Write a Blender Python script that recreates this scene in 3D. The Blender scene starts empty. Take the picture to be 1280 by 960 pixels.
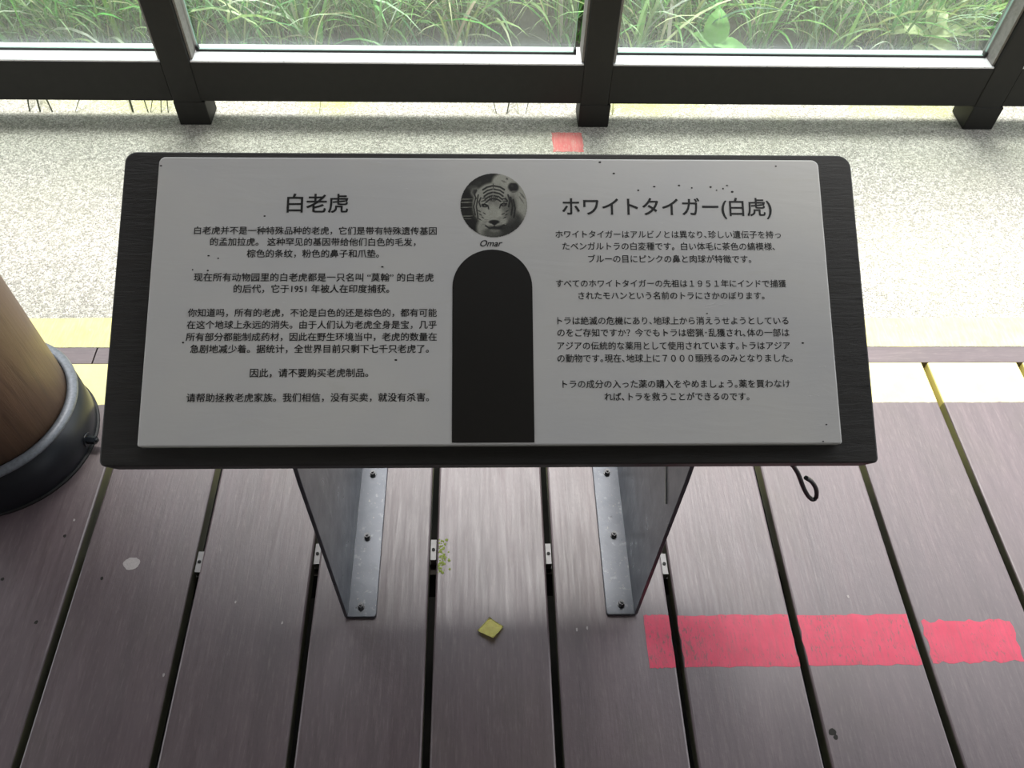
import bpy, bmesh, math, random
from mathutils import Vector, Matrix
PI = math.pi
random.seed(7)
S = bpy.context.scene
C = S.collection

# ------------------------------------------------------------ camera
F, PITCH, YAW, ROLL, CX = 1031.9507, 0.92224385, -0.04462218, -0.03321523, 630.0926
cd = bpy.data.cameras.new('camera'); cam = bpy.data.objects.new('camera', cd); C.objects.link(cam)
fw = Vector((0, math.cos(PITCH), -math.sin(PITCH))); rt = Vector((1, 0, 0)); dn = fw.cross(rt)
R0 = Matrix((rt, dn, fw)).transposed()
M = Matrix.Rotation(YAW, 3, 'Z') @ R0 @ Matrix.Rotation(ROLL, 3, 'Z')
r_, d_, f_ = M.col[0], M.col[1], M.col[2]
rm = Matrix((r_, -d_, -f_)).transposed().to_4x4()
cam.matrix_world = Matrix.Translation((0, 0, 1.45)) @ rm
cd.sensor_fit = 'HORIZONTAL'; cd.sensor_width = 36; cd.lens = F * 36 / 1280
cd.shift_x = (640 - CX) / 1280
cd.clip_start = 0.02
S.camera = cam

# ------------------------------------------------------------ sky, sun, exposure
W = bpy.data.worlds.new('sky'); S.world = W; W.use_nodes = True
wn = W.node_tree.nodes; bg = wn['Background']
bg.inputs[0].default_value = (0.93, 0.955, 1.0, 1); bg.inputs[1].default_value = 1.95
sd = bpy.data.lights.new('sun', 'SUN'); sun = bpy.data.objects.new('sun', sd); C.objects.link(sun)
sd.energy = 5.6; sd.angle = math.radians(18); sd.color = (1, 0.97, 0.92)
EL, AZ = math.radians(76), math.radians(-2)
sv = Vector((math.sin(AZ) * math.cos(EL), math.cos(AZ) * math.cos(EL), math.sin(EL)))
sun.rotation_euler = sv.to_track_quat('Z', 'Y').to_euler(); sun.location = sv * 8
S.view_settings.view_transform = 'Standard'; S.view_settings.look = 'None'
S.view_settings.exposure = 0.3; S.view_settings.gamma = 1; S.view_settings.use_curve_mapping = False

# ------------------------------------------------------------ node helper
class NT:
    def __init__(s, name):
        s.m = bpy.data.materials.new(name); s.m.use_nodes = True; s.t = s.m.node_tree; s.t.nodes.clear()
        s.out = s.n('ShaderNodeOutputMaterial')
    def n(s, typ, **k):
        o = s.t.nodes.new(typ)
        for a, v in k.items(): setattr(o, a, v)
        return o
    def put(s, sock, v):
        if v is None: return
        if isinstance(v, bpy.types.NodeSocket): s.t.links.new(v, sock)
        elif isinstance(v, (tuple, list)) and len(v) == 3 and sock.type == 'RGBA': sock.default_value = (*v, 1)
        else: sock.default_value = v
    def pos(s): return s.n('ShaderNodeNewGeometry').outputs['Position']
    def objc(s): return s.n('ShaderNodeTexCoord').outputs['Object']
    def rnd(s): return s.n('ShaderNodeObjectInfo').outputs['Random']
    def sc(s, v, x, y, z):
        m = s.n('ShaderNodeMapping'); s.put(m.inputs[0], v); m.inputs['Scale'].default_value = (x, y, z); return m.outputs[0]
    def xyz(s, v):
        m = s.n('ShaderNodeSeparateXYZ'); s.put(m.inputs[0], v); return m.outputs
    def noise(s, v, scale, detail=4, rough=.55, dist=0):
        m = s.n('ShaderNodeTexNoise'); s.put(m.inputs['Vector'], v); m.inputs['Scale'].default_value = scale
        m.inputs['Detail'].default_value = detail; m.inputs['Roughness'].default_value = rough; m.inputs['Distortion'].default_value = dist
        return m.outputs[0]
    def vor(s, v, scale, feat='F1', out='Distance'):
        m = s.n('ShaderNodeTexVoronoi', feature=feat); s.put(m.inputs['Vector'], v); m.inputs['Scale'].default_value = scale
        return m.outputs[out]
    def mr(s, v, a, b, c=0., d=1., smooth=False):
        m = s.n('ShaderNodeMapRange'); m.interpolation_type = 'SMOOTHSTEP' if smooth else 'LINEAR'
        for i, x in enumerate((v, a, b, c, d)): s.put(m.inputs[i], x)
        return m.outputs[0]
    def ma(s, op, a, b=None, c=None):
        m = s.n('ShaderNodeMath', operation=op)
        for i, x in enumerate((a, b, c)): s.put(m.inputs[i], x)
        return m.outputs[0]
    def mix(s, f, a, b, bl='MIX'):
        m = s.n('ShaderNodeMix', data_type='RGBA', blend_type=bl)
        s.put(m.inputs[0], f); s.put(m.inputs[6], a); s.put(m.inputs[7], b); return m.outputs[2]
    def bump(s, h, strength=.3, dist=.001):
        m = s.n('ShaderNodeBump'); s.put(m.inputs['Height'], h); m.inputs['Strength'].default_value = strength
        m.inputs['Distance'].default_value = dist; return m.outputs[0]
    def pbr(s, col, rough=.5, metal=0., bump=None, **k):
        b = s.n('ShaderNodeBsdfPrincipled'); s.put(b.inputs['Base Color'], col); s.put(b.inputs['Roughness'], rough)
        s.put(b.inputs['Metallic'], metal)
        if bump is not None: s.put(b.inputs['Normal'], bump)
        for a, v in k.items(): s.put(b.inputs[a.replace('_', ' ')], v)
        s.t.links.new(b.outputs[0], s.out.inputs[0]); return s.m

def simple(name, col, rough=.5, metal=0., nscale=60, var=.25, bstr=.15, **k):
    t = NT(name); p = t.objc(); n = t.noise(p, nscale, 5)
    c = t.mix(n, tuple(x * (1 - var) for x in col), tuple(min(1, x * (1 + var)) for x in col))
    return t.pbr(c, rough, metal, t.bump(n, bstr, .001), **k)

# ------------------------------------------------------------ object helpers
def obj(name, bm, mats, parent=None, smooth=False, label=None, kind=None):
    if isinstance(bm, bpy.types.Mesh): me = bm
    else:
        me = bpy.data.meshes.new(name); bm.normal_update(); bm.to_mesh(me); bm.free()
        for m in (mats if isinstance(mats, (list, tuple)) else [mats]): me.materials.append(m)
        if smooth:
            for p in me.polygons: p.use_smooth = True
    o = bpy.data.objects.new(name, me); C.objects.link(o)
    if parent: o.parent = parent
    if label: o['label'] = label
    if kind: o['kind'] = kind
    return o
def thing(name, label, cat, loc=(0, 0, 0), rotz=0, group=None, kind=None):
    o = bpy.data.objects.new(name, None); C.objects.link(o); o.location = loc; o.rotation_euler = (0, 0, rotz)
    o.empty_display_size = .1
    o['label'] = label
    if cat: o['category'] = cat
    if group: o['group'] = group
    if kind: o['kind'] = kind
    return o
def tag(o, label, cat, group=None, kind=None):
    o['label'] = label
    if cat: o['category'] = cat
    if group: o['group'] = group
    if kind: o['kind'] = kind
    return o
def box(bm, x0, x1, y0, y1, z0, z1, bev=0, seg=2):
    r = bmesh.ops.create_cube(bm, size=1)
    for v in r['verts']:
        v.co = Vector(((x0 + x1) / 2 + v.co.x * (x1 - x0), (y0 + y1) / 2 + v.co.y * (y1 - y0), (z0 + z1) / 2 + v.co.z * (z1 - z0)))
    if bev:
        es = list({e for v in r['verts'] for e in v.link_edges})
        bmesh.ops.bevel(bm, geom=es, offset=bev, segments=seg, affect='EDGES', profile=.5)
    return bm
def nb(): return bmesh.new()
def mbox(*a, **k): return box(nb(), *a, **k)
def tube(bm, pts, rad, n=8, closed=False, caps=True):
    pts = [Vector(p) for p in pts]; m = len(pts); rings = []
    up = Vector((0, 0, 1))
    for i, p in enumerate(pts):
        a = pts[i - 1] if i > 0 else (pts[-1] if closed else p); b = pts[i + 1] if i < m - 1 else (pts[0] if closed else p)
        t = (b - a).normalized(); u = t.cross(up)
        if u.length < .1: u = t.cross(Vector((1, 0, 0)))
        u.normalize(); w = t.cross(u)
        r = rad[i] if isinstance(rad, (list, tuple)) else rad
        rings.append([bm.verts.new(p + (u * math.cos(2 * PI * k / n) + w * math.sin(2 * PI * k / n)) * r) for k in range(n)])
    for i in range(m if closed else m - 1):
        A, B = rings[i], rings[(i + 1) % m]
        for k in range(n): bm.faces.new((A[k], A[(k + 1) % n], B[(k + 1) % n], B[k]))
    if caps and not closed: bm.faces.new(rings[0][::-1]); bm.faces.new(rings[-1])
    bmesh.ops.recalc_face_normals(bm, faces=bm.faces[:]); return bm
def lathe(bm, prof, n=64, cx=0, cy=0, close=False):
    rings = [[bm.verts.new((cx + r * math.cos(2 * PI * k / n), cy + r * math.sin(2 * PI * k / n), z)) for k in range(n)] for r, z in prof]
    L = len(rings)
    for i in range(L if close else L - 1):
        A, B = rings[i], rings[(i + 1) % L]
        for k in range(n): bm.faces.new((A[k], A[(k + 1) % n], B[(k + 1) % n], B[k]))
    if not close: bm.faces.new(rings[0][::-1]); bm.faces.new(rings[-1])
    bmesh.ops.recalc_face_normals(bm, faces=bm.faces[:]); return bm
def prism(bm, outline, z0, z1, holes=(), bev=0):
    """extruded flat outline, optional top bevel"""
    vs = [bm.verts.new((x, y, z0)) for x, y in outline]; f = bm.faces.new(vs)
    r = bmesh.ops.extrude_face_region(bm, geom=[f]); tv = [g for g in r['geom'] if isinstance(g, bmesh.types.BMVert)]
    for v in tv: v.co.z = z1
    bmesh.ops.recalc_face_normals(bm, faces=bm.faces[:])
    if bev:
        te = [e for e in bm.edges if all(abs(v.co.z - z1) < 1e-7 for v in e.verts)]
        bmesh.ops.bevel(bm, geom=te, offset=bev, segments=2, affect='EDGES', profile=.5)
    return bm
def ragged(x0, x1, y0, y1, amp=.003, n=16, rnd=random):
    pts = []
    for i in range(n): pts.append((x0 + (x1 - x0) * i / n, y0 + rnd.uniform(-amp, amp)))
    for i in range(6): pts.append((x1 + rnd.uniform(-amp, amp), y0 + (y1 - y0) * i / 6))
    for i in range(n): pts.append((x1 + (x0 - x1) * i / n, y1 + rnd.uniform(-amp, amp)))
    for i in range(6): pts.append((x0 + rnd.uniform(-amp, amp), y1 + (y0 - y1) * i / 6))
    return pts

ROOF_Y = 1.69   # front edge of the shelter roof
PK = 0.92     # print reflectance
TEXT = [
    ("白老虎", -0.2468, -0.1741, 0.3144),
    ("白老虎并不是一种特殊品种的老虎，它们是带有特殊遗传基因", -0.3552, -0.0672, 0.2797),
    ("的孟加拉虎。 这种罕见的基因带给他们白色的毛发，", -0.3356, -0.0922, 0.2656),
    ("棕色的条纹，粉色的鼻子和爪垫。", -0.2917, -0.1355, 0.2510),
    ("现在所有动物园里的白老虎都是一只名叫 “莫翰” 的白老虎", -0.3520, -0.0705, 0.2215),
    ("的后代，它于1951 年被人在印度捕获。", -0.3049, -0.1225, 0.2074),
    ("你知道吗，所有的老虎，不论是白色的还是棕色的，都有可能", -0.3562, -0.0663, 0.1781),
    ("在这个地球上永远的消失。由于人们认为老虎全身是宝，几乎", -0.3564, -0.0662, 0.1636),
    ("所有部分都能制成药材，因此在野生环境当中，老虎的数量在", -0.3565, -0.0660, 0.1490),
    ("急剧地减少着。据统计，全世界目前只剩下七千只老虎了。", -0.3508, -0.0752, 0.1346),
    ("因此，请不要购买老虎制品。", -0.2807, -0.1448, 0.1061),
    ("请帮助拯救老虎家族。我们相信，没有买卖，就没有杀害。", -0.3513, -0.0744, 0.0772),
    ("ホワイトタイガー(白虎)", 0.0849, 0.3405, 0.3115),
    ("ホワイトタイガーはアルビノとは異なり､珍しい遺伝子を持っ", 0.0758, 0.3495, 0.2761),
    ("たベンガルトラの白変種です。白い体毛に茶色の縞模様､", 0.0839, 0.3412, 0.2610),
    ("ブルーの目にピンクの鼻と肉球が特徴です｡", 0.1144, 0.3113, 0.2450),
    ("すべてのホワイトタイガーの先祖は１９５１年にインドで捕獲", 0.0752, 0.3515, 0.2143),
    ("されたモハンという名前のトラにさかのぼります｡", 0.1015, 0.3243, 0.1992),
    ("トラは絶滅の危機にあり､地球上から消えうせようとしている", 0.0759, 0.3509, 0.1683),
    ("のをご存知ですか？今でもトラは密猟･乱獲され､体の一部は", 0.0757, 0.3510, 0.1537),
    ("アジアの伝統的な薬用として使用されています｡トラはアジア", 0.0754, 0.3507, 0.1379),
    ("の動物です｡現在､地球上に７０００頭残るのみとなりました｡", 0.0751, 0.3524, 0.1228),
    ("トラの成分の入った薬の購入をやめましょう｡薬を買わなけ", 0.0805, 0.3473, 0.0921),
    ("れば､トラを救うことができるのです｡", 0.1290, 0.2982, 0.0771),
    ("Omar", -0.0149, 0.0117, 0.2644),
]
PITS = [(0.1781, 0.333), (0.1979, 0.3378), (0.2285, 0.3395), (0.2441, 0.3364), (0.2673, 0.3376), (0.2745, 0.3335), (0.2825, 0.3356), (0.2877, 0.3398), (0.2936, 0.3315), (0.3662, 0.141), (0.2542, 0.1772), (-0.3366, 0.2481), (-0.3251, 0.2449), (-0.3542, 0.2307), (-0.3364, 0.2297), (-0.2731, 0.2981), (-0.3596, 0.1423), (0.3499, 0.3654), (0.1321, 0.3695), (0.1488, 0.3548), (0.3864, 0.0436), (0.381, 0.024), (-0.4005, 0.3622), (-0.1313, 0.2346), (-0.1132, 0.1212)]

# ------------------------------------------------------------ materials
def wood_deck(side=False, along='y', name='deck_wood'):
    t = NT(name); p = t.pos(); X = t.xyz(p)
    r = t.rnd(); off = t.n('ShaderNodeVectorMath', operation='ADD'); t.put(off.inputs[0], p)
    cmb = t.n('ShaderNodeCombineXYZ'); t.put(cmb.inputs[2], t.ma('MULTIPLY', r, 7.0)); t.put(off.inputs[1], cmb.outputs[0]); q = off.outputs[0]
    g = t.sc(q, 60, 3.2, 1) if along == 'y' else t.sc(q, 3.2, 60, 1)
    g2 = t.sc(q, 14, 1.3, 1) if along == 'y' else t.sc(q, 1.3, 14, 1)
    n1 = t.noise(g, 2.0, 6, .6, .4); n2 = t.noise(g2, 1.4, 4, .6, .5); n3 = t.noise(q, 3.5, 4, .6); n4 = t.noise(q, 120, 3, .6)
    col = t.mix(n1, (.070, .049, .053), (.185, .132, .143))
    col = t.mix(t.mr(n2, .35, .68), col, (.100, .072, .078))
    col = t.mix(t.mr(n3, .5, .75, 0, .45), col, (.110, .090, .072))
    col = t.mix(t.mr(r, 0, 1, 0, .3), col, (.055, .040, .044))
    rough = t.mr(t.ma('ADD', n1, t.ma('MULTIPLY', n3, .6)), .5, 1.1, .36, .54)
    if side:
        sn = t.noise(t.sc(q, 30, 8, 8), 1.2, 4)
        col = t.mix(t.mr(sn, .3, .7, .25, .8), (.035, .028, .022), (.12, .12, .05))
        col = t.mix(t.mr(X[1], .80, .95), col, t.mix(sn, (.25, .24, .08), (.50, .48, .20)))
        rough = .8
    # yellow safety band near the far ends of the planks
    edge = t.ma('ADD', X[1], t.ma('MULTIPLY', t.ma('SUBTRACT', t.noise(q, 55, 3), .5), .006))
    m = t.mr(edge, 1.0445, 1.0465)
    ye = t.mix(t.noise(q, 22, 5), (.84, .74, .22), (.92, .84, .38))
    if along == 'y':
        col = t.mix(m, col, ye)
    n5 = t.noise(t.sc(q, 9, 1, 1) if along == 'y' else t.sc(q, 1, 9, 1), 26, 5, .75)
    if along != 'y': m = 0.
    if not side: col = t.mix(t.mr(n5, .52, .72, 0, .55), col, t.mix(m, (.215, .165, .165), ye)); col = t.mix(t.mr(n5, .30, .42, .45, 0), col, t.mix(m, (.045, .030, .032), ye))
    h = t.ma('ADD', n1, t.ma('ADD', t.ma('MULTIPLY', n4, .5), t.ma('MULTIPLY', n5, .5)))
    return t.pbr(col, rough, 0, t.bump(h, .28, .0012), Specular_IOR_Level=1.0)
M_deck = wood_deck(); M_side = wood_deck(True, name='deck_wood_edge'); M_nose = wood_deck(along='x', name='deck_wood_crosswise')

def concrete():
    t = NT('exposed_aggregate_concrete'); p = t.pos(); X = t.xyz(p)
    cc = t.vor(p, 200, out='Color'); cd_ = t.vor(p, 200); f = t.noise(p, 290, 2, .75); big = t.noise(p, 3, 4)
    v = t.xyz(cc)[0]
    col = t.mix(t.mr(v, .15, .9), (.21, .202, .17), (.66, .645, .58))
    col = t.mix(t.mr(f, .35, .65, 0, .55), col, (.80, .78, .70))
    col = t.mix(t.mr(f, .56, .61, 0, .9), col, (.07, .068, .055))
    col = t.mix(t.mr(t.noise(p, 300, 1, .5), .60, .65, 0, .9), col, (.10, .095, .08))
    col = t.mix(t.mr(big, .45, .75, 0, .3), col, (.42, .42, .30))
    moss = t.ma('MULTIPLY', t.mr(X[1], 2.06, 2.13), t.mr(t.noise(t.sc(p, 1, .4, 1), 2.6, 3), .48, .62))
    col = t.mix(t.ma('MULTIPLY', moss, .7), col, (.48, .52, .10))
    h = t.ma('ADD', t.mr(cd_, 0, .6, 1, 0), f)
    return t.pbr(col, .62, 0, t.bump(h, .8, .0022), Specular_IOR_Level=.5)
M_conc = concrete()

def paint(name, a, b, under, wear=.5, ns=90, rough=.5):
    t = NT(name); p = t.pos(); n = t.noise(p, 25, 4); w = t.noise(t.sc(p, 1, .35, 1), ns, 5, .7); w2 = t.noise(p, 9, 3)
    col = t.mix(n, a, b)
    w3 = t.noise(t.sc(p, 1, .12, 1), 160, 4, .7)
    col = t.mix(t.mr(w3, .45, .75, 0, .45), col, under)
    k = t.mr(t.ma('ADD', w, t.ma('MULTIPLY', w2, .4)), wear + .2, wear + .3)
    col = t.mix(k, col, under)
    return t.pbr(col, rough, 0, t.bump(w, .3, .0008))
M_red = paint('red_floor_paint', (.54, .030, .075), (.74, .080, .15), (.26, .09, .10), .57, 230, .5)
M_redc = paint('red_paint_on_concrete', (.52, .10, .10), (.80, .27, .25), (.62, .50, .42), .60, 260, .6)
M_yel = paint('yellow_kerb_paint', (.82, .72, .17), (.90, .82, .34), (.80, .76, .45), .66, 60, .6)

M_frame = simple('dark_painted_timber', (.0125, .012, .0105), .6, 0, 40, .3, .2, Specular_IOR_Level=.3)
def sill_mat():
    t = NT('pale_grey_sill'); p = t.pos(); n = t.noise(t.sc(p, 1, 8, 8), 14, 5); n2 = t.noise(p, 160, 3)  # pale grey varied by noise, with fine dark specks
    col = t.mix(n, (.66, .66, .69), (.80, .80, .82)); col = t.mix(t.mr(n2, .62, .75, 0, .7), col, (.15, .13, .11))
    return t.pbr(col, .38, 0, t.bump(n2, .2, .001))
M_sill = sill_mat()
M_jamb = simple('sky_lit_grey_jamb', (.23, .215, .20), .7, 0, 90, .4, .4)  # lighter than the frame: sky light on the post sides painted in
M_rubber = simple('black_glazing_gasket', (.012, .012, .012), .6)

def board_mat():
    t = NT('black_stained_wood'); p = t.objc(); g = t.noise(t.sc(p, 7, 60, 60), 2.6, 7, .75, 1.2); g2 = t.noise(t.sc(p, 2, 20, 20), 2, 4)
    col = t.mix(g, (.010, .0095, .008), (.036, .034, .029)); col = t.mix(t.mr(g2, .5, .8, 0, .4), col, (.030, .026, .018))
    return t.pbr(col, .55, 0, t.bump(g, .5, .0016), Specular_IOR_Level=.4)
M_board = board_mat()
def panel_mat():
    t = NT('grey_white_painted_panel'); p = t.objc(); a = t.noise(t.sc(p, 1, 4, 1), 9, 6, .6, .8); b = t.noise(p, 5, 3); c = t.noise(t.sc(p, 6, 26, 6), 3.2, 5, .7, 1.5)
    col = t.mix(t.mr(b, .3, .7), (.56, .56, .545), (.62, .61, .565))
    col = t.mix(t.mr(a, .62, .8, 0, .35), col, (.50, .48, .38))
    scr = t.mr(c, .66, .74)
    col = t.mix(t.ma('MULTIPLY', scr, .3), col, (.80, .80, .76))
    h = t.ma('ADD', t.ma('MULTIPLY', a, .6), t.ma('ADD', t.ma('MULTIPLY', scr, .35), t.ma('MULTIPLY', t.noise(p, 60, 4), .15)))
    return t.pbr(col, .42, 0, t.bump(h, .3, .002))
M_panel = panel_mat()
M_edge = simple('pale_panel_edge', (.42, .42, .36), .55, 0, 140, .35, .4)
M_ink = simple('black_print', (.008, .008, .007), .5, 0, 30, .1, .02)
M_arch = simple('black_brown_print', (.011, .010, .008), .42, 0, 30, .1, .02)
M_pit = simple('dark_chip', (.02, .018, .014), .8)
def steel_mat():
    t = NT('dark_grey_painted_steel'); p = t.pos(); n = t.noise(p, 26, 5, .6); n2 = t.noise(p, 190, 4, .7); n3 = t.noise(t.sc(p, 1, 1, .15), 90, 4)
    col = t.mix(n, (.062, .067, .077), (.125, .132, .148)); col = t.mix(t.mr(n2, .64, .72, 0, .7), col, (.40, .36, .30))
    col = t.mix(t.mr(n3, .60, .72, 0, .3), col, (.32, .33, .34))
    return t.pbr(col, t.mr(n, .3, .7, .26, .40), .6, t.bump(n2, .15, .001))
M_steel = steel_mat()
M_bolt = simple('dull_bolt_steel', (.10, .10, .10), .4, .8, 200, .3, .2)
M_boltd = simple('grey_bolt_head', (.13, .13, .135), .4, .5, 200, .3, .2)
M_wire = simple('black_wire', (.012, .010, .012), .45)
M_shoe = simple('blue_black_column_shoe', (.014, .017, .022), .36, 0, 30, .4, .15)
M_rim = simple('worn_grey_shoe_rim', (.20, .215, .24), .45, .3, 160, .45, .3)
def pole_mat():
    t = NT('brown_pole_wood'); p = t.objc(); g = t.noise(t.sc(p, 16, 16, 1.1), 2.2, 7, .65, .7); b = t.noise(p, 9, 5, .6); s = t.noise(t.sc(p, 60, 60, 3), 2, 5)
    col = t.mix(g, (.085, .045, .028), (.27, .165, .105)); col = t.mix(t.mr(b, .45, .75, 0, .5), col, (.15, .085, .062))
    col = t.mix(t.mr(s, .6, .75, 0, .5), col, (.05, .025, .018))
    return t.pbr(col, .5, 0, t.bump(g, .5, .003))
M_pole = pole_mat()
def glass_mat():
    t = NT('dusty_glass'); p = t.pos(); X = t.xyz(p)
    tr = t.n('ShaderNodeBsdfTransparent'); tr.inputs[0].default_value = (.88, .92, .90, 1)
    gl = t.n('ShaderNodeBsdfGlossy'); gl.inputs['Roughness'].default_value = .02
    fr = t.n('ShaderNodeFresnel'); fr.inputs[0].default_value = 1.2
    mx = t.n('ShaderNodeMixShader'); mx.inputs[0].default_value = .10; t.put(mx.inputs[1], tr.outputs[0]); t.put(mx.inputs[2], gl.outputs[0])
    df = t.n('ShaderNodeBsdfDiffuse'); df.inputs[0].default_value = (.80, .84, .82, 1)
    tl = t.n('ShaderNodeBsdfTranslucent'); tl.inputs[0].default_value = (.80, .84, .82, 1)
    dd = t.n('ShaderNodeMixShader'); dd.inputs[0].default_value = .5; t.put(dd.inputs[1], df.outputs[0]); t.put(dd.inputs[2], tl.outputs[0])
    dirt = t.ma('ADD', t.mr(X[2], .20, .30, .075, .01, True), t.mr(t.noise(p, 6, 5), .4, .7, 0, .03))
    dirt = t.ma('ADD', dirt, t.mr(t.noise(t.sc(p, 3, 1, .4), 60, 4), .62, .75, 0, .05))
    m2 = t.n('ShaderNodeMixShader'); t.put(m2.inputs[0], dirt); t.put(m2.inputs[1], mx.outputs[0]); t.put(m2.inputs[2], dd.outputs[0])
    t.t.links.new(m2.outputs[0], t.out.inputs[0]); return t.m
M_glass = glass_mat()
M_glassedge = simple('green_glass_edge', (.35, .52, .46), .3)
M_soil = simple('dark_garden_soil', (.055, .052, .045), .9, 0, 40, .5, .8)
M_ceil = simple('brown_roof_lining', (.045, .032, .024), .7)
M_wall = simple('brown_shading_wall', (.075, .058, .048), .7)
M_under = simple('dark_ground_under_deck', (.02, .02, .016), .9)
M_joist = simple('dark_joist_timber', (.035, .028, .022), .8)
M_clip = simple('pale_metal_clip', (.30, .29, .29), .5, .2)
def leaf_mat(name, attr=True, cols=None):
    t = NT(name)
    if attr:
        a = t.n('ShaderNodeAttribute'); a.attribute_name = 'tint'; col = a.outputs['Color']
    else:
        p = t.objc(); col = t.mix(t.noise(p, 30, 4), *cols)
    b = t.n('ShaderNodeBsdfPrincipled'); t.put(b.inputs['Base Color'], col); b.inputs['Roughness'].default_value = .42
    tl = t.n('ShaderNodeBsdfTranslucent'); t.put(tl.inputs[0], col)
    mx = t.n('ShaderNodeMixShader'); mx.inputs[0].default_value = .35; t.put(mx.inputs[1], b.outputs[0]); t.put(mx.inputs[2], tl.outputs[0])
    t.t.links.new(mx.outputs[0], t.out.inputs[0]); return t.m
M_grass = leaf_mat('grass_blade')
M_leaf = leaf_mat('bright_green_leaf', False, ((.16, .52, .10), (.40, .74, .24)))
M_pale = leaf_mat('pale_yellow_green_leaf', False, ((.58, .74, .30), (.86, .92, .60)))
M_yleaf = simple('yellow_leaf', (1.0, .80, .26), .5, 0, 160, .3, .3)
M_moss = simple('green_moss', (.22, .27, .06), .9, 0, 200, .4, .5)

# ------------------------------------------------------------ large structure
SP, X0 = .2204066, -.0935
# deck: an assembly of planks, joists, clips
deck = thing('floor', 'dark purple-brown plank deck with a yellow far edge', None, (0, 0, 0), kind='structure'); del deck['label']
def plank_mesh(w, y0, y1, name, th=.032, b=.0035):
    prof = [(-w / 2 + b, 0), (-w / 2 + .001, -.0012), (-w / 2, -b), (-w / 2, -th), (w / 2, -th), (w / 2, -b), (w / 2 - .001, -.0012), (w / 2 - b, 0)]
    bm = nb(); A = [bm.verts.new((x, y0, z)) for x, z in prof]; B = [bm.verts.new((x, y1, z)) for x, z in prof]; n = len(prof)
    for i in range(n):
        f = bm.faces.new((A[i], A[(i + 1) % n], B[(i + 1) % n], B[i])); f.material_index = 1 if i in (2, 4) else 0
    bm.faces.new(A[::-1]); bm.faces.new(B); bmesh.ops.recalc_face_normals(bm, faces=bm.faces[:])
    me = bpy.data.meshes.new(name); bm.to_mesh(me); bm.free()
    for f in me.polygons:
        pass
    me.materials.append(M_deck); me.materials.append(M_side); return me
GAP = .0135
pm = plank_mesh(SP - GAP, -1.6, 1.156, 'plank')
planks = {}
for k in range(-9, 10):
    o = obj('plank', pm, None, deck); o.location = (X0 + (k + .5) * SP, 0, 0); planks[k] = o
for a, b in ((-2.07, -.866), (-.863, 2.13)):
    obj('end_plank', mbox(a, b, 1.1572, 1.2033, -.032, 0, bev=.0008), M_nose, deck)
for y in (-1.5, -.6, .12, .69, 1.12):
    obj('joist', mbox(-2.1, 2.13, y - .025, y + .025, -.14, -.0325), M_joist, deck)
cb = nb(); box(cb, -GAP / 2 - .0008, GAP / 2 + .0008, -.022, .022, -.0285, -.0265); box(cb, -GAP / 2 + .0015, GAP / 2 - .0015, -.021, .021, -.0265, -.0075)
clipm = obj('clip', cb, M_clip, deck); clips = [clipm]
scb = nb(); lathe(scb, [(.0001, -.0075), (.0034, -.0075), (.0034, -.0060), (.0014, -.0055), (.0013, -.0065), (.0001, -.0066)], 10)
scm = obj('screw', scb, M_rubber, clipm); clipm.location = (X0, .705, 0)
for k, y in ((1, .695), (2, .672), (-1, .6985), (-2, .684)):
    c = clipm.copy(); C.objects.link(c); c.parent = deck; c.location = (X0 + k * SP, y, 0)
    s = scm.copy(); C.objects.link(s); s.parent = c
# red painted stripe, one piece on each plank
rr = random.Random(3)
for k, x0, x1, y0, y1, amp in ((1, .2935, .3395, .472, .568, .0012), (2, .3555, .559, .472, .5665, .0015), (3, .576, .779, .4725, .565, .002), (4, .799, .966, .476, .552, .004)):
    bm = nb(); f = ragged(x0, x1, y0, y1, amp, 18, rr)
    px = planks[k].location.x
    prism(bm, [(x - px, y) for x, y in f], .00002, .00035)
    obj('paint_stripe', bm, M_red, planks[k], label='red painted stripe')
# chalky spot, moss, nail holes, chips on single planks
def on_plank(name, x, y, bm, m, label=None, kind=None):
    k = math.floor((x - X0) / SP); o = obj(name, bm, m, planks[k], label=label, kind=kind); o.location = (x - planks[k].location.x, y, 0); return o
rr = random.Random(5)
def blob(rx, ry, h=.0008, n=22, j=.18):
    return prism(nb(), [(rx * math.cos(2 * PI * i / n) * (1 + rr.uniform(-j, j)), ry * math.sin(2 * PI * i / n) * (1 + rr.uniform(-j, j))) for i in range(n)], .00002, h)
M_chalk = simple('chalky_grey_spot', (.42, .38, .37), .6, 0, 200, .2, .2)
on_plank('chalky_spot', -.657, .678, blob(.015, .0125, .0006, 22, .1), M_chalk, 'pale grey chalky spot')
for x, y, r in ((-.7976, .7359, .0032), (-.7036, .6487, .003), (-.7976, .5659, .0034), (-.885, .6489, .003), (.5878, .3615, .006), (.592, .353, .004)):
    on_plank('dark_knot' if r > .0035 else 'nail_hole', x, y, blob(r, r, .0004, 10, .25), M_pit, 'dark speck')
for x, y in ((.170, .5424), (.189, .5452), (-.45, .60), (-.36, .56), (-.55, .47), (-.79, .77), (.68, .60)):
    on_plank('pale_chip', x, y, blob(.0018, .003, .0006, 8, .3), M_chalk, 'pale chip')
mb = nb()
for i in range(70):
    x, y = abs(rr.gauss(0, .009)), rr.uniform(-.035, .035); r = rr.uniform(.001, .0035)
    q = bmesh.ops.create_icosphere(mb, subdivisions=1, radius=r, matrix=Matrix.Translation((x, y, .0002)) @ Matrix.Diagonal((1, 1, .25, 1)))
on_plank('moss_patch', X0 + GAP / 2 + .004, .688, mb, M_moss, 'small green moss patch', 'stuff')

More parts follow.
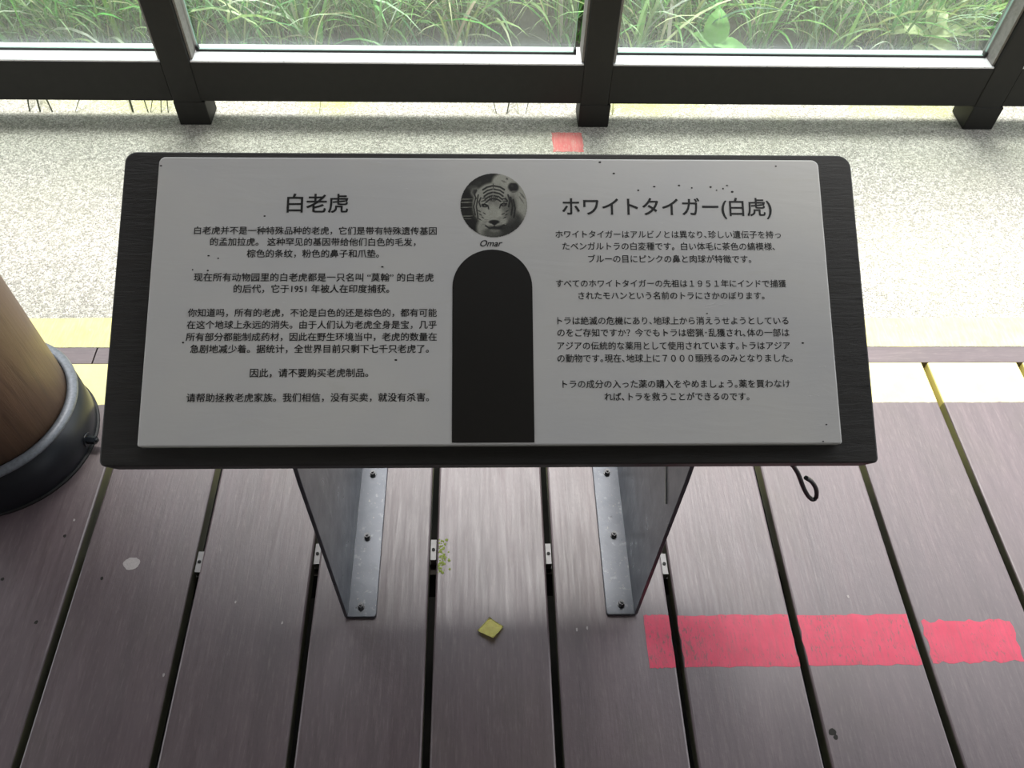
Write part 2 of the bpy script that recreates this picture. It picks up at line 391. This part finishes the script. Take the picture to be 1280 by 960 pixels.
# concrete walkway beyond the deck, the ground beneath, the bed
walk = thing('floor', '', None, kind='structure'); del walk['label']
walk.name = 'floor_outside'
obj('concrete_slab', mbox(-5, 5, 1.2035, 2.36, -.2, 0), M_conc, walk)
ry = random.Random(9)
obj('kerb_paint', prism(nb(), ragged(-4.9, 4.9, 1.2045, 1.2915, .0012, 260, ry), .00003, .0005), M_yel, walk, label='yellow painted band')
obj('paint_mark', prism(nb(), ragged(.2015, .288, 1.915, 2.0025, .002, 12, ry), .00003, .0005), M_redc, walk, label='faded red painted square')
obj('ground_under_deck', mbox(-5, 5, -4, 1.2, -.5, -.42), M_under, kind='structure')
# planting bed: a slightly uneven soil surface rising away
bm = nb(); nx, ny = 90, 26; g = []
rs = random.Random(2)
for j in range(ny):
    row = []
    for i in range(nx):
        x = -4.5 + 9 * i / (nx - 1); y = 2.36 + 2.6 * j / (ny - 1)
        z = .012 + max(0, y - 2.6) * .10 + rs.uniform(-.012, .014)
        row.append(bm.verts.new((x, y, z)))
    g.append(row)
for j in range(ny - 1):
    for i in range(nx - 1): bm.faces.new((g[j][i], g[j][i + 1], g[j + 1][i + 1], g[j + 1][i]))
bed = obj('soil_bed', bm, M_soil, smooth=True, kind='structure')
# unseen shelter roof shades the deck; unseen rear wall added to shade the sign
obj('ceiling', prism(nb(), [(-6, -4.2), (6, -4.2), (6, ROOF_Y - 1.6), (-6, ROOF_Y + 1.6)], 3.0, 3.12), M_ceil, kind='structure')
obj('added_wall_back', mbox(-6, 6, -3.2, -3.05, -.4, 3.0), M_wall, kind='structure')

# ------------------------------------------------------------ glass fence
fence = thing('glass_viewing_fence', 'dark timber fence holding glass panes, in front of the grass bed', 'fence', (.3185, 2.03, 0))
def fo(name, bm, m, parent=fence, **k):
    o = obj(name, bm, m, parent, **k); return o
FX = fence.location.x
PX = [-1.9555, -.818, .3185, 1.4475, 2.584]; PW = .078; FD = .09
for i, x in enumerate(PX):
    bm = nb(); box(bm, x - FX - PW / 2, x - FX + PW / 2, 0, FD, .0, 1.25, bev=.003)
    p = fo('post', bm, M_frame)
    o = obj('post_foot', mbox(x - FX - PW / 2 - .001, x - FX + PW / 2 + .009, -.002, .080, .0, .074, bev=.003), M_frame, p)
for i in range(4):
    a, b = PX[i] + PW / 2 - FX, PX[i + 1] - PW / 2 - FX
    fo('bottom_rail', mbox(a, b, 0.001, .068, .076, .192, bev=.002), M_frame)
    fo('sill', mbox(a + .001, b - .001, .003, FD - .004, .1925, .1975, bev=.001), M_sill, label='pale grey sill')
    fo('top_rail', mbox(a, b, .03, .08, 1.21, 1.25, bev=.003), M_frame)
    for s in (a + .001, b - .001):
        d = .006 if s < (a + b) / 2 else -.006
        fo('jamb_strip', mbox(min(s, s + d), max(s, s + d), .010, FD - .01, .198, 1.205), M_jamb, label='grey jamb strip, coloured as lit by the sky')
    g0, g1 = a + .014, b - (.024 if i == 1 else .013)
    gb = nb(); box(gb, g0, g1, .053, .061, .2005, 1.20)
    gp = fo('glass_pane', gb, [M_glass, M_glassedge])
    gp.data.polygons.foreach_set('material_index', [0 if abs(p_.normal.y) > .5 else 1 for p_ in gp.data.polygons])
    obj('gasket', mbox(g0 - .002, g1 + .002, .0485, .0528, .1976, .2022), M_rubber, gp)
    for s in (g0 - .001, g1 + .001): obj('corner_block', mbox(s - .0035, s + .0035, .049, .064, .1978, .212), M_rubber, gp)

# ------------------------------------------------------------ column
CXc, CYc = -.982, .957
col = thing('wooden_column', 'thick round brown wooden column in a dark steel shoe, left of the sign', 'column', (CXc, CYc, 0))
bm = nb(); n = 56
prof = [(.1615, .095), (.1615, .3), (.160, .8), (.158, 1.6), (.155, 3.0)]
lathe(bm, prof, n); obj('pole', bm, M_pole, col, smooth=False)
for p_ in col.children[-1].data.polygons: p_.use_smooth = len(p_.vertices) == 4
bm = nb(); lathe(bm, [(.1625, .0015), (.1785, .0015), (.1800, .006), (.1805, .110), (.1770, .1105), (.1625, .1105)], 72, close=True)
shoe = obj('steel_shoe', bm, M_shoe, col, smooth=False)
for p_ in shoe.data.polygons: p_.use_smooth = abs(p_.normal.z) < .5
bm = nb(); lathe(bm, [(.1630, .1107), (.1815, .1107), (.1820, .1130), (.1795, .1185), (.1675, .1200), (.1630, .1190)], 72, close=True)
obj('rim', bm, M_rim, shoe, smooth=True, label='worn grey rim')
bm = nb(); lathe(bm, [(.1790, .0003), (.1840, .0003), (.1835, .0035), (.1795, .005)], 72, close=True)
obj('base_dark_ring', bm, M_rubber, shoe)  # thin dark ring added for the dark line where shoe meets floor
def hexbolt(name, parent, loc, axis, r=.0095, h=.008, wr=.012, m=None, mw=None):
    bm = nb(); bmesh.ops.create_cone(bm, cap_ends=True, segments=20, radius1=wr, radius2=wr * .95, depth=.002, matrix=Matrix.Translation((0, 0, .001)))
    bmesh.ops.create_cone(bm, cap_ends=True, segments=6, radius1=r, radius2=r, depth=h, matrix=Matrix.Translation((0, 0, .002 + h / 2)))
    bmesh.ops.create_cone(bm, cap_ends=True, segments=12, radius1=r * .5, radius2=r * .45, depth=.004, matrix=Matrix.Translation((0, 0, .004 + h)))
    o = obj(name, bm, m or M_bolt, parent); o.location = loc
    o.rotation_euler = Vector(axis).to_track_quat('Z', 'Y').to_euler(); return o
th = -.10
hexbolt('bolt', shoe, (.1803 * math.cos(th), .1803 * math.sin(th), .026), (math.cos(th), math.sin(th), 0), .009, .016, .015, M_shoe)

# ------------------------------------------------------------ the sign
SC = Vector((.0133865, .500283, .6350527)); TILT = .4566871; BL = .3868
sign = thing('information_sign', 'low slanted information sign with white Chinese and Japanese panel on steel legs', 'sign', (SC.x, .69, 0))
off = Vector(sign.location)
rot = Matrix.Rotation(TILT, 4, 'X')
def rrect(x0, x1, y0, y1, rs_, n=7):
    o = []
    for (cx, cy, a0, r) in ((x1 - rs_[0], y0 + rs_[0], -90, rs_[0]), (x1 - rs_[1], y1 - rs_[1], 0, rs_[1]), (x0 + rs_[2], y1 - rs_[2], 90, rs_[2]), (x0 + rs_[3], y0 + rs_[3], 180, rs_[3])):
        for i in range(n): a = math.radians(a0 + 90 * i / (n - 1)); o.append((cx + r * math.cos(a), cy + r * math.sin(a)))
    return o
bm = nb(); prism(bm, rrect(-.45, .45, 0, BL, (.006, .017, .014, .008)), -.036, 0, bev=.0022)
board = obj('backing_board', bm, M_board, sign)
board.matrix_local = Matrix.Translation(SC - off) @ rot
# face panel (children of it: text lines, photo print)
bm = nb(); prism(bm, rrect(-.4035, .4035, .0212, .3741, (.003, .009, .008, .003)), .0002, .012, bev=.0016)
panel = obj('face_panel', bm, [M_panel, M_edge], sign, label='grey-white painted panel printed with black text')
for p_ in panel.data.polygons:
    if abs(p_.normal.z) < .2: p_.material_index = 1
panel.matrix_local = Matrix.Translation(SC - off) @ rot
# arch print
T = .01215
bm = nb(); r = .0474; pts = [(-.0478, .0242), (.0468, .0242)]
for i in range(25): a = PI * i / 24; pts.append((-.0005 + r * math.cos(a), .2095 + r * math.sin(a) * .99))
prism(bm, pts, T - .0001, T + .0002)
obj('arch_print', bm, M_arch, panel, label='black round-topped arch shape')
def text_mesh(s, xl, xr, yc, ysc=1.0, shear=0, offset=0.0):
    cu = bpy.data.curves.new('text', 'FONT'); cu.body = s; cu.size = 1; cu.resolution_u = 3; cu.shear = shear
    to = bpy.data.objects.new('text', cu); C.objects.link(to); dg = bpy.context.evaluated_depsgraph_get()
    me = bpy.data.meshes.new_from_object(to.evaluated_get(dg)); C.objects.unlink(to); bpy.data.objects.remove(to)
    xs = [v.co.x for v in me.vertices]; x0, x1 = min(xs), max(xs); k = (xr - xl) / (x1 - x0)
    cy = CY
    if s == 'Omar': ys = [v.co.y for v in me.vertices]; cy = (min(ys) + max(ys)) / 2
    for v in me.vertices: v.co = Vector((xl + (v.co.x - x0) * k, yc + (v.co.y - cy) * k * ysc, T + .0001))
    if offset:                                   # bolder strokes: overlapping shifted copies
        n = len(me.vertices); co = [v.co.copy() for v in me.vertices]; fs = [tuple(p.vertices) for p in me.polygons]; w = offset * k
        V, Q = [], []
        for q, (ax, ay) in enumerate(((-1, -.7), (1, -.7), (-1, .7), (1, .7))):
            V += [(c.x + ax * w, c.y + ay * w, c.z + q * 1.5e-5) for c in co]; Q += [tuple(i + q * n for i in f) for f in fs]
        me = bpy.data.meshes.new('text'); me.from_pydata(V, [], Q)
    me.materials.clear(); me.materials.append(M_ink); return me
CY = .37
for i, (s, xl, xr, yc) in enumerate(TEXT):
    title = i in (0, 12)
    me = text_mesh(s, xl, xr, yc, 1.0 if i < 12 else 1.04, .35 if s == 'Omar' else 0, .012 if s == 'Omar' else .013 if title else .011 if i < 12 else .007)
    obj('title_text' if title else 'caption_text' if s == 'Omar' else 'text_line', me, None, panel)
# tiger photograph: a flat printed disc, painted vertex by vertex
def tiger():
    N = 132; img = [[(46., 46., 40.)] * N for _ in range(N)]
    def px(x, y): return x, y
    def to(i, j): return 248 + 570 * (i + .5) / N, 185 + 543 * (j + .5) / N
    def blend(i, j, v, a):
        o = img[j][i]; img[j][i] = tuple(o[k] * (1 - a) + v * (1, 1, .93)[k] * a for k in range(3))
    def ell(cx, cy, rx, ry, v, soft=.12, al=1., ang=0):
        ca, sa = math.cos(ang), math.sin(ang)
        for j in range(N):
            for i in range(N):
                x, y = to(i, j); dx, dy = x - cx, y - cy; u, w = (dx * ca + dy * sa) / rx, (-dx * sa + dy * ca) / ry
                d = math.sqrt(u * u + w * w)
                if d < 1 + soft: blend(i, j, v, al * min(1, max(0, (1 + soft - d) / (2 * soft))))
    def st(pts, w, v, al=.9):
        x0 = min(p[0] for p in pts) - w * 2; x1 = max(p[0] for p in pts) + w * 2; y0 = min(p[1] for p in pts) - w * 2; y1 = max(p[1] for p in pts) + w * 2
        for j in range(N):
            for i in range(N):
                x, y = to(i, j)
                if x < x0 or x > x1 or y < y0 or y > y1: continue
                best = 9e9
                for (ax, ay), (bx, by) in zip(pts, pts[1:]):
                    L2 = (bx - ax) ** 2 + (by - ay) ** 2 or 1; t = max(0, min(1, ((x - ax) * (bx - ax) + (y - ay) * (by - ay)) / L2))
                    d = math.hypot(x - ax - t * (bx - ax), y - ay - t * (by - ay)) / (w * (1 - .6 * abs(2 * t - 1) if len(pts) == 2 else 1)); best = min(best, d)
                if best < 1.3: blend(i, j, v, al * min(1, (1.3 - best) / .6))
    # background foliage blotches
    for (cx, cy, rx, ry, v) in ((360, 310, 50, 25, 85), (400, 270, 35, 20, 60), (300, 370, 40, 25, 28), (330, 600, 50, 40, 40), (360, 650, 30, 20, 30), (300, 480, 40, 20, 34), (470, 215, 90, 25, 40)):
        ell(cx, cy, rx, ry, v, .4, .8)
    for y, w in ((408, 5), (436, 6), (478, 4), (553, 5), (575, 3)): st([(250, y), (350, y - 3)], w, 150, .8)
    # body and back behind the head
    ell(660, 300, 140, 110, 160, .15); ell(745, 460, 85, 160, 150, .2); ell(600, 260, 80, 75, 165, .2); ell(780, 420, 40, 120, 170, .3, .6)
    st([(760, 350), (800, 400)], 8, 110); st([(750, 380), (790, 440)], 6, 115); st([(640, 225), (655, 235)], 10, 90); st([(600, 245), (640, 262)], 8, 120)
    # lower shaded chest
    ell(640, 660, 150, 70, 62, .25); ell(690, 590, 85, 80, 60, .3, .9); ell(440, 650, 55, 80, 150, .25); ell(520, 690, 80, 40, 95, .3)
    # ears
    ell(375, 350, 42, 42, 120, .25); ell(372, 345, 20, 24, 70, .4)
    ell(702, 308, 50, 50, 150, .15); ell(702, 304, 44, 42, 38, .2); ell(690, 290, 14, 12, 70, .5, .7); st([(672, 340), (735, 335)], 5, 120, .8); st([(668, 262), (735, 262)], 6, 150, .7)
    # head
    ell(530, 450, 178, 186, 158, .06); ell(655, 500, 70, 110, 105, .3, .75); ell(690, 470, 32, 90, 85, .4, .7)
    ell(420, 500, 65, 80, 150, .3, .6); ell(530, 540, 85, 80, 172, .3); ell(525, 420, 55, 80, 130, .35, .8); ell(525, 520, 38, 70, 165, .3)
    ell(470, 590, 55, 38, 165, .25); ell(600, 590, 50, 34, 150, .25)
    # forehead stripes
    for c, (dy, w) in enumerate(((0, 7), (28, 6), (56, 7), (84, 6), (110, 6))):
        h = 292 + dy; s_ = 88 - c * 6
        st([(528 - s_, h + 34), (528 - s_ * .6, h + 12), (520, h)], w, 38); st([(536, h), (536 + s_ * .6, h + 10), (536 + s_, h + 32)], w, 38)
    for x in (495, 515, 535, 555, 575): st([(x, 375), (520 + (x - 525) * .4, 425)], 5, 55, .8)
    st([(528, 270), (530, 320)], 5, 50, .7)
    # side stripes
    for k, (x, a, b) in enumerate(((365, 400, 540), (388, 370, 570), (410, 395, 470), (372, 330, 400))):
        st([(x + 12, a), (x - 4, (a + b) / 2), (x + 10, b)], 6, 48)
    for x, a, b in ((690, 390, 540), (668, 370, 470), (645, 400, 440), (712, 410, 560)): st([(x - 12, a), (x + 4, (a + b) / 2), (x - 8, b)], 7, 42)
    for x, y in ((395, 500), (405, 530), (425, 555), (440, 520), (400, 570)): st([(x, y), (x + 26, y + 16)], 5, 60)
    for x, y in ((660, 500), (655, 530), (640, 555), (625, 525)): st([(x, y), (x - 26, y + 14)], 5, 50)
    for x, y in ((430, 400), (425, 425)): st([(x, y), (x + 40, y - 8)], 5, 50)
    for x, y in ((600, 400), (610, 422)): st([(x, y), (x + 40, y + 6)], 5, 45)
    # eyes
    for x, y in ((457, 462), (617, 452)):
        ell(x, y - 14, 30, 9, 178, .3); ell(x, y, 27, 14, 30, .25); ell(x + 1, y, 9, 8, 130, .3); ell(x + 1, y, 4, 5, 8, .3)
    st([(432, 452), (457, 446), (485, 468), (490, 490)], 5, 28); st([(645, 444), (617, 437), (590, 458), (583, 482)], 5, 28)
    # nose and mouth
    ell(535, 600, 45, 17, 42, .2); ell(538, 612, 20, 14, 26, .3); st([(538, 615), (536, 645)], 5, 30); st([(536, 642), (500, 655), (462, 632)], 6, 45); st([(536, 642), (580, 652), (622, 622)], 6, 45)
    ell(540, 672, 42, 18, 120, .3); ell(560, 655, 60, 8, 40, .4, .7)
    for k in range(4): st([(490 - k * 6, 580 + 12 * k), (440 - k * 5, 585 + 14 * k)], 2.5, 90, .6)
    for k in range(4): st([(590 + k * 6, 578 + 12 * k), (640, 585 + 12 * k)], 2.5, 190, .6)
    return N, img
N, img = tiger(); rr = random.Random(17)
bm = nb(); lay = bm.loops.layers.color.new('print'); RX, RY, tcx, tcy = .0403, .0409, .0016, .3131; gv = {}
def vtx(i, j):
    if (i, j) not in gv: gv[i, j] = bm.verts.new((tcx + RX * (2 * i / N - 1), tcy + RY * (1 - 2 * j / N), T + .0001))
    return gv[i, j]
def lin(c): c /= 255; return c / 12.92 if c < .04045 else ((c + .055) / 1.055) ** 2.4
for j in range(N):
    for i in range(N):
        if ((i + .5) / N * 2 - 1) ** 2 + ((j + .5) / N * 2 - 1) ** 2 > 1: continue
        f = bm.faces.new((vtx(i, j + 1), vtx(i + 1, j + 1), vtx(i + 1, j), vtx(i, j)))
        fz = rr.uniform(-11, 11); c = [max(8., (q - 104) * 1.22 + 104 + fz) for q in img[j][i]]
        for l in f.loops: l[lay] = (min(1, c[0] / 255 * PK), min(1, c[1] / 255 * PK), min(1, c[2] / 255 * PK), 1)
t = NT('printed_photo'); a = t.n('ShaderNodeAttribute'); a.attribute_name = 'print'; M_print = t.pbr(a.outputs['Color'], .45)
obj('tiger_photo_print', bm, M_print, panel, label='round black and white photo of a white tiger face')
# pits in the paint
bm = nb(); rr = random.Random(11)
for x, y in PITS:
    rx, ry_ = rr.uniform(.0009, .0018), rr.uniform(.0007, .0012)
    prism(bm, [(x + rx * math.cos(a * PI / 4), y + ry_ * math.sin(a * PI / 4)) for a in range(8)], T - .0001, T + .00012)
obj('paint_pits', bm, M_pit, panel, kind='stuff', label='tiny dark pits in the panel paint')
# end-grain cracks of the board on the right side: thin raised splinters
bm = nb()
for y, L_ in ((.092, .016), (.13, .006), (.20, .007), (.25, .004)):
    prism(bm, [(.4475 - L_, y), (.4476, y + .0006), (.4476, y - .0008)], -.003, .0003)
obj('split_crack', bm, M_rubber, board, kind='stuff')
# steel brackets
def bracket(x, s):
    """x outer face of the vertical plate, s = +1: foot flange runs towards +x"""
    def zt(y): return SC.z + (y - SC.y) * math.tan(TILT) - .0365 / math.cos(TILT)
    b = nb(); y0, y1, yt0, yt1 = .567, 1.02, .567, .800; th_ = .006
    out = [(y0, .0075), (y1, .0075), (y1, .03), (yt1, zt(yt1)), (.574, zt(.574)), (.5675, .48)]
    xa, xb = (x, x + th_ * s)
    A = [b.verts.new((xa - off.x, y - off.y, z)) for y, z in out]; B = [b.verts.new((xb - off.x, y - off.y, z)) for y, z in out]
    b.faces.new(A); b.faces.new(B[::-1]); n = len(out)
    for i in range(n): b.faces.new((A[i], B[i], B[(i + 1) % n], A[(i + 1) % n]))
    bmesh.ops.recalc_face_normals(b, faces=b.faces[:]); bmesh.ops.bevel(b, geom=b.edges[:], offset=.0006, segments=1, affect='EDGES')
    o = obj('bracket', b, M_steel, sign)
    f = nb(); x0, x1 = sorted((x, x + .0565 * s)); ol = rrect(x0 - off.x, x1 - off.x, y0 - off.y, y1 - off.y, (.005, .005, .005, .005), 4)
    prism(f, ol, .0004, .0078, bev=.001); obj('foot_flange', f, M_steel, o)
    for y in (.586, .7245, .8635, 1.0):
        hexbolt('bolt', o, (x + .0285 * s - off.x, y - off.y, .0078), (0, 0, 1), .0055, .0085, .0068, M_boltd, M_steel)
    f = nb()
    # top flange screwed to the underside of the board
    v = []
    for (yy, dz) in ((.585, 0), (.80, 0)):
        pass
    tf = nb(); box(tf, min(0, .04 * s), max(0, .04 * s), 0, .22, -.004, 0, bev=.0006); q = obj('top_flange', tf, M_steel, o)
    q.matrix_local = Matrix.Translation(Vector((x + th_ * s, .585, zt(.585))) - off) @ rot
    return o
bracket(-.248, 1); rb = bracket(.282, -1)
# pale strip on the right bracket's inner face, for something unidentified behind it
bm = nb(); tube(bm, [(.2752 - off.x, .652 - off.y, .402), (.2750 - off.x, .5985 - off.y, .3608)], .0016, 8)
M_strip = simple('pale_strip_grey', (.34, .34, .31), .5); obj('pale_strip', bm, M_strip, rb, label='pale strip')
# wire hook
pts = [Vector(p) for p in ((.3705, .545, .622), *[(0.3728, 0.52, 0.6068), (0.3791, 0.52, 0.5957), (0.3887, 0.52, 0.5806), (0.3987, 0.52, 0.5612), (0.409, 0.52, 0.5411), (0.4209, 0.52, 0.5215), (0.4298, 0.52, 0.513), (0.4313, 0.52, 0.5213), (0.4244, 0.52, 0.5409), (0.413, 0.52, 0.559), (0.4023, 0.52, 0.5689)])]
fine = []
for i in range(len(pts) - 1):
    p0, p1, p2, p3 = pts[max(0, i - 1)], pts[i], pts[i + 1], pts[min(len(pts) - 1, i + 2)]
    for k in range(4):
        t_ = k / 4; fine.append(.5 * ((2 * p1) + (-p0 + p2) * t_ + (2 * p0 - 5 * p1 + 4 * p2 - p3) * t_ ** 2 + (-p0 + 3 * p1 - 3 * p2 + p3) * t_ ** 3))
fine.append(pts[-1])
bm = nb(); tube(bm, [p - off for p in fine], .0029, 8); obj('wire_hook', bm, M_wire, sign, smooth=True, label='black wire hook')

# ------------------------------------------------------------ fallen yellow leaf
bm = nb(); nn = 8; gr = []
cr = [Vector((.0131, .5672, 0)), Vector((.0385, .5480, 0)), Vector((.0190, .5240, 0)), Vector((-.0095, .5400, 0))]
lc = Vector((.0150, .5450, 0))
for j in range(nn + 1):
    row = []
    for i in range(nn + 1):
        u, v_ = i / nn, j / nn
        p = (cr[0] * (1 - u) + cr[1] * u) * (1 - v_) + (cr[3] * (1 - u) + cr[2] * u) * v_
        p = p - lc; z = .0025 + .0035 * ((u - .5) ** 2 + (v_ - .5) ** 2) * 2 + .0025 * (v_ * u) + random.uniform(-.0003, .0003)
        if 0 < i < nn and j in (0, nn) or 0 < j < nn and i in (0, nn): p *= 1 + random.uniform(-.03, .015)
        row.append(bm.verts.new((p.x, p.y, z)))
    gr.append(row)
for row in gr:
    for v in row: v.co.z += max(0, .02 - v.co.y) * .22
for j in range(nn):
    for i in range(nn): bm.faces.new((gr[j + 1][i], gr[j + 1][i + 1], gr[j][i + 1], gr[j][i]))
bmesh.ops.solidify(bm, geom=bm.faces[:], thickness=.0009)
zmin = min(v.co.z for v in bm.verts)
for v in bm.verts: v.co.z -= zmin - .0004
lf = obj('fallen_leaf', bm, M_yleaf, smooth=True); lf.location = lc
tag(lf, 'small diamond-shaped yellow leaf piece lying on the deck before the sign', 'leaf')

# ------------------------------------------------------------ garden
def blade(V, Fc, Cc, base, az, L, lean, droop, w, col, seg=7):
    h = Vector((math.cos(az), math.sin(az), 0)); sd_ = Vector((-h.y, h.x, 0)); p = Vector(base); a = lean; st_ = len(V)
    rb_ = random.random() * .6
    for i in range(seg + 1):
        t = i / seg; ww = w * (.55 + .9 * t if t < .4 else (1 - ((t - .4) / .6) ** 1.6) * .92 + .02)
        tw = sd_ * math.cos(rb_ * t) + Vector((0, 0, 1)) * math.sin(rb_ * t)
        V.append(p - tw * ww / 2); V.append(p + tw * ww / 2)
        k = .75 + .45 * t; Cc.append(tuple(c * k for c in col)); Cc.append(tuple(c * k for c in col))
        a += droop / seg * (.5 + t)
        p = p + (h * math.sin(a) + Vector((0, 0, 1)) * math.cos(a)) * (L / seg)
        if p.z < .012: p.z = .012 + random.uniform(0, .006)
    for i in range(seg):
        s_ = st_ + 2 * i; Fc.append((s_, s_ + 1, s_ + 3, s_ + 2))
GC = [(.09, .33, .07), (.17, .44, .09), (.28, .55, .13), (.40, .62, .24), (.07, .23, .07), (.14, .34, .15), (.48, .58, .26), (.26, .36, .12)]
def grass(name, x0, x1, label, seed, n_cl=60, dense=30):
    random.seed(seed); V, Fc, Cc = [], [], []
    for c in range(n_cl):
        cx, cy = random.uniform(x0, x1), 2.36 + 1.25 * random.random() ** 1.25; base_c = random.choice(GC)
        side = random.uniform(-.4, .4)
        for b in range(dense):
            az = random.uniform(0, 2 * PI); L = random.uniform(.20, .55); gx = cx + random.gauss(0, .028); gy = max(2.30, cy + random.gauss(0, .028))
            z = .012 + max(0, gy - 2.6) * .10
            col = tuple(max(.01, a * .6 + b_ * .4) * random.uniform(.75, 1.25) for a, b_ in zip(base_c, random.choice(GC)))
            if random.random() < .20: col = tuple(c * random.uniform(.75, 1.15) for c in (.78, .86, .60))
            ln = random.uniform(.05, .55) ; dr = random.uniform(.4, 2.2)
            reach = L * math.sin(min(1.5, ln + dr * .5))
            if gy + math.sin(az) * reach < 2.16: az = -az if gy < 2.5 or random.random() < .8 else az
            if gy + math.sin(az) * reach < 2.16: L *= .5
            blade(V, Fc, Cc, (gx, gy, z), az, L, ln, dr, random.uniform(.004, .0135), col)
    # low dry litter
    for b in range(int(160 * (x1 - x0))):
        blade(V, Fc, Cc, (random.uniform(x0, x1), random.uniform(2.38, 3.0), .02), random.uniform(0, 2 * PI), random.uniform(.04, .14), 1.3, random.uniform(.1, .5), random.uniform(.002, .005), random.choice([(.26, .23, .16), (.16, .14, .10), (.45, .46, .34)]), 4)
    me = bpy.data.meshes.new(name); me.from_pydata([tuple(v) for v in V], [], Fc)
    ca = me.color_attributes.new('tint', 'FLOAT_COLOR', 'POINT')
    ca.data.foreach_set('color', [x for c in Cc for x in (*c, 1.)])
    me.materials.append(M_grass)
    for p_ in me.polygons: p_.use_smooth = True
    o = bpy.data.objects.new(name, me); C.objects.link(o); tag(o, label, 'grass', None, 'stuff'); return o
grass('long_grass', -2.9, -.84, 'long arching grass behind the left glass pane', 21, 150)
grass('long_grass', -.82, .31, 'long arching grass behind the middle glass pane', 22, 104)
grass('long_grass', .33, 1.44, 'long arching grass behind the right glass pane', 23, 98)
grass('long_grass', 1.46, 3.2, 'grass behind the fence past the rightmost post', 24, 80)

def oleaf(parent, L, Wd, az, el, z0, m, fold=.25, droop=.5):
    bm = nb(); n = 9; rows = []
    for i in range(n + 1):
        t = i / n; w = Wd * math.sin(PI * min(1, t ** .8 * .97 + .02)) ** .8 * (1 - .25 * t); s = t * L
        ang = el - droop * t; x = s * math.cos(ang); z = s * math.sin(ang)
        rows.append([bm.verts.new((x, k * w / 2, z + abs(k) * w * fold * .5 + .002 * math.sin(i * 2.1 + k))) for k in (-1, -.5, 0, .5, 1)])
    for i in range(n):
        for k in range(4): bm.faces.new((rows[i][k], rows[i + 1][k], rows[i + 1][k + 1], rows[i][k + 1]))
    o = obj('leaf', bm, m, parent, smooth=True); o.location = (0, 0, z0); o.rotation_euler = (0, 0, az); return o
def plant(name, label, loc, leaves, m, stem_h=.12):
    t = thing(name, label, 'plant', loc); bm = nb(); tube(bm, [(0, 0, 0), (.004, .002, stem_h * .5), (0, 0, stem_h)], [.003, .0025, .002], 6); obj('stem', bm, m, t)
    for (L, w, az, el, z) in leaves: oleaf(t, L, w, math.radians(az), math.radians(el), z, m)
    return t
plant('broadleaf_plant', 'bright green plant with broad leaves low behind the right pane', (.700, 2.30, .0),
      [(.12, .085, 80, 78, .085), (.15, .085, -12, 8, .10), (.13, .075, 12, 20, .08), (.10, .07, 190, 12, .085), (.09, .06, 235, 25, .09), (.08, .06, 150, 45, .09)], M_leaf, .10)
plant('pale_leafed_plant', 'pale yellow-green leafy plant in the lower right corner of the right pane', (1.36, 2.32, 0),
      [(.14, .085, 5, 25, .12), (.13, .08, 165, 22, .12), (.11, .07, 75, 55, .13), (.12, .07, 235, 8, .09), (.12, .075, 325, 12, .10), (.10, .06, 195, 2, .06)], M_pale)
plant('broadleaf_plant', 'darker broad-leafed plant behind the pale plant, near right post', (1.29, 2.50, 0.0),
      [(.12, .075, 40, 35, .16), (.11, .07, 140, 40, .15), (.11, .07, 270, 15, .14), (.10, .06, 0, 10, .10)], M_leaf, .16)
plant('tall_weed', 'upright weed with small leaves at the left of the right pane', (.52, 2.42, 0),
      [(.05, .018, 20, 40, .10), (.05, .018, 200, 40, .13), (.05, .016, 90, 50, .16), (.045, .016, 300, 45, .19), (.04, .014, 160, 60, .22)], M_leaf, .24)

# twigs and stray blades poking below the bottom rail
random.seed(31)
tw = 0
def twig(px, py, dx, dy, L, w, col, label):
    V, Fc, Cc = [], [], []
    blade(V, Fc, Cc, (0, 0, .001), math.atan2(dy, dx), L, .7, .5, w, col, 6)
    me = bpy.data.meshes.new('stray_blade'); me.from_pydata([tuple(v) for v in V], [], Fc)
    ca = me.color_attributes.new('tint', 'FLOAT_COLOR', 'POINT'); ca.data.foreach_set('color', [x for c in Cc for x in (*c, 1.)]); me.materials.append(M_grass)
    o = bpy.data.objects.new('stray_blade', me); C.objects.link(o); o.location = (px, py, 0.0005); return tag(o, label, 'grass', 'stray grass blades under the bottom rail')
D = (.05, .06, .035)
LBL = ['leftmost dark stray blade under the left rail, at the frame edge', 'second dark stray blade from the left edge, under the left rail', 'long slanting dark blade under the left rail, third from the left edge',
 'short isolated dark blade between the two clusters under the left rail', 'thickest dark blade under the left rail, first of the right cluster', 'thin dark blade leaning right beside the thickest one under the left rail',
 'thin dark blade leaning left and crossing its neighbour under the left rail', 'upright thin dark blade, second nearest the left post', 'thin dark stray blade nearest the left post, under the left rail',
 'pale thin blade alone under the left half of the middle rail', 'thin dark blade leaning left under the middle rail', 'widest dark blade under the middle rail, above the tiger photo side',
 'pale olive thin blade under the middle rail', 'rightmost thin dark blade under the middle rail', 'bright yellow-green blade just right of the middle post foot']
for px, dx, L, w, c in ((-1.30, -.1, .12, .006, D), (-1.27, -.25, .14, .007, D), (-1.235, -.6, .16, .006, D), (-1.17, .7, .09, .004, D), (-1.005, -.35, .14, .008, D), (-.955, .3, .12, .004, D), (-.962, -.4, .11, .004, D),
                     (-.925, .05, .12, .004, D), (-.905, -.05, .12, .004, D)):
    twig(px, 2.085, dx, 1, L, w, c, LBL.pop(0))
for px, dx, L, w, c in ((-.47, .2, .12, .003, (.4, .4, .2)), (.045, -.4, .12, .003, D), (.075, .3, .13, .005, D), (.11, -.3, .11, .003, (.35, .38, .2)), (.13, .35, .11, .003, D), (.385, .1, .12, .006, (.6, .62, .3))):
    twig(px, 2.088, dx, 1, L, w, c, LBL.pop(0))
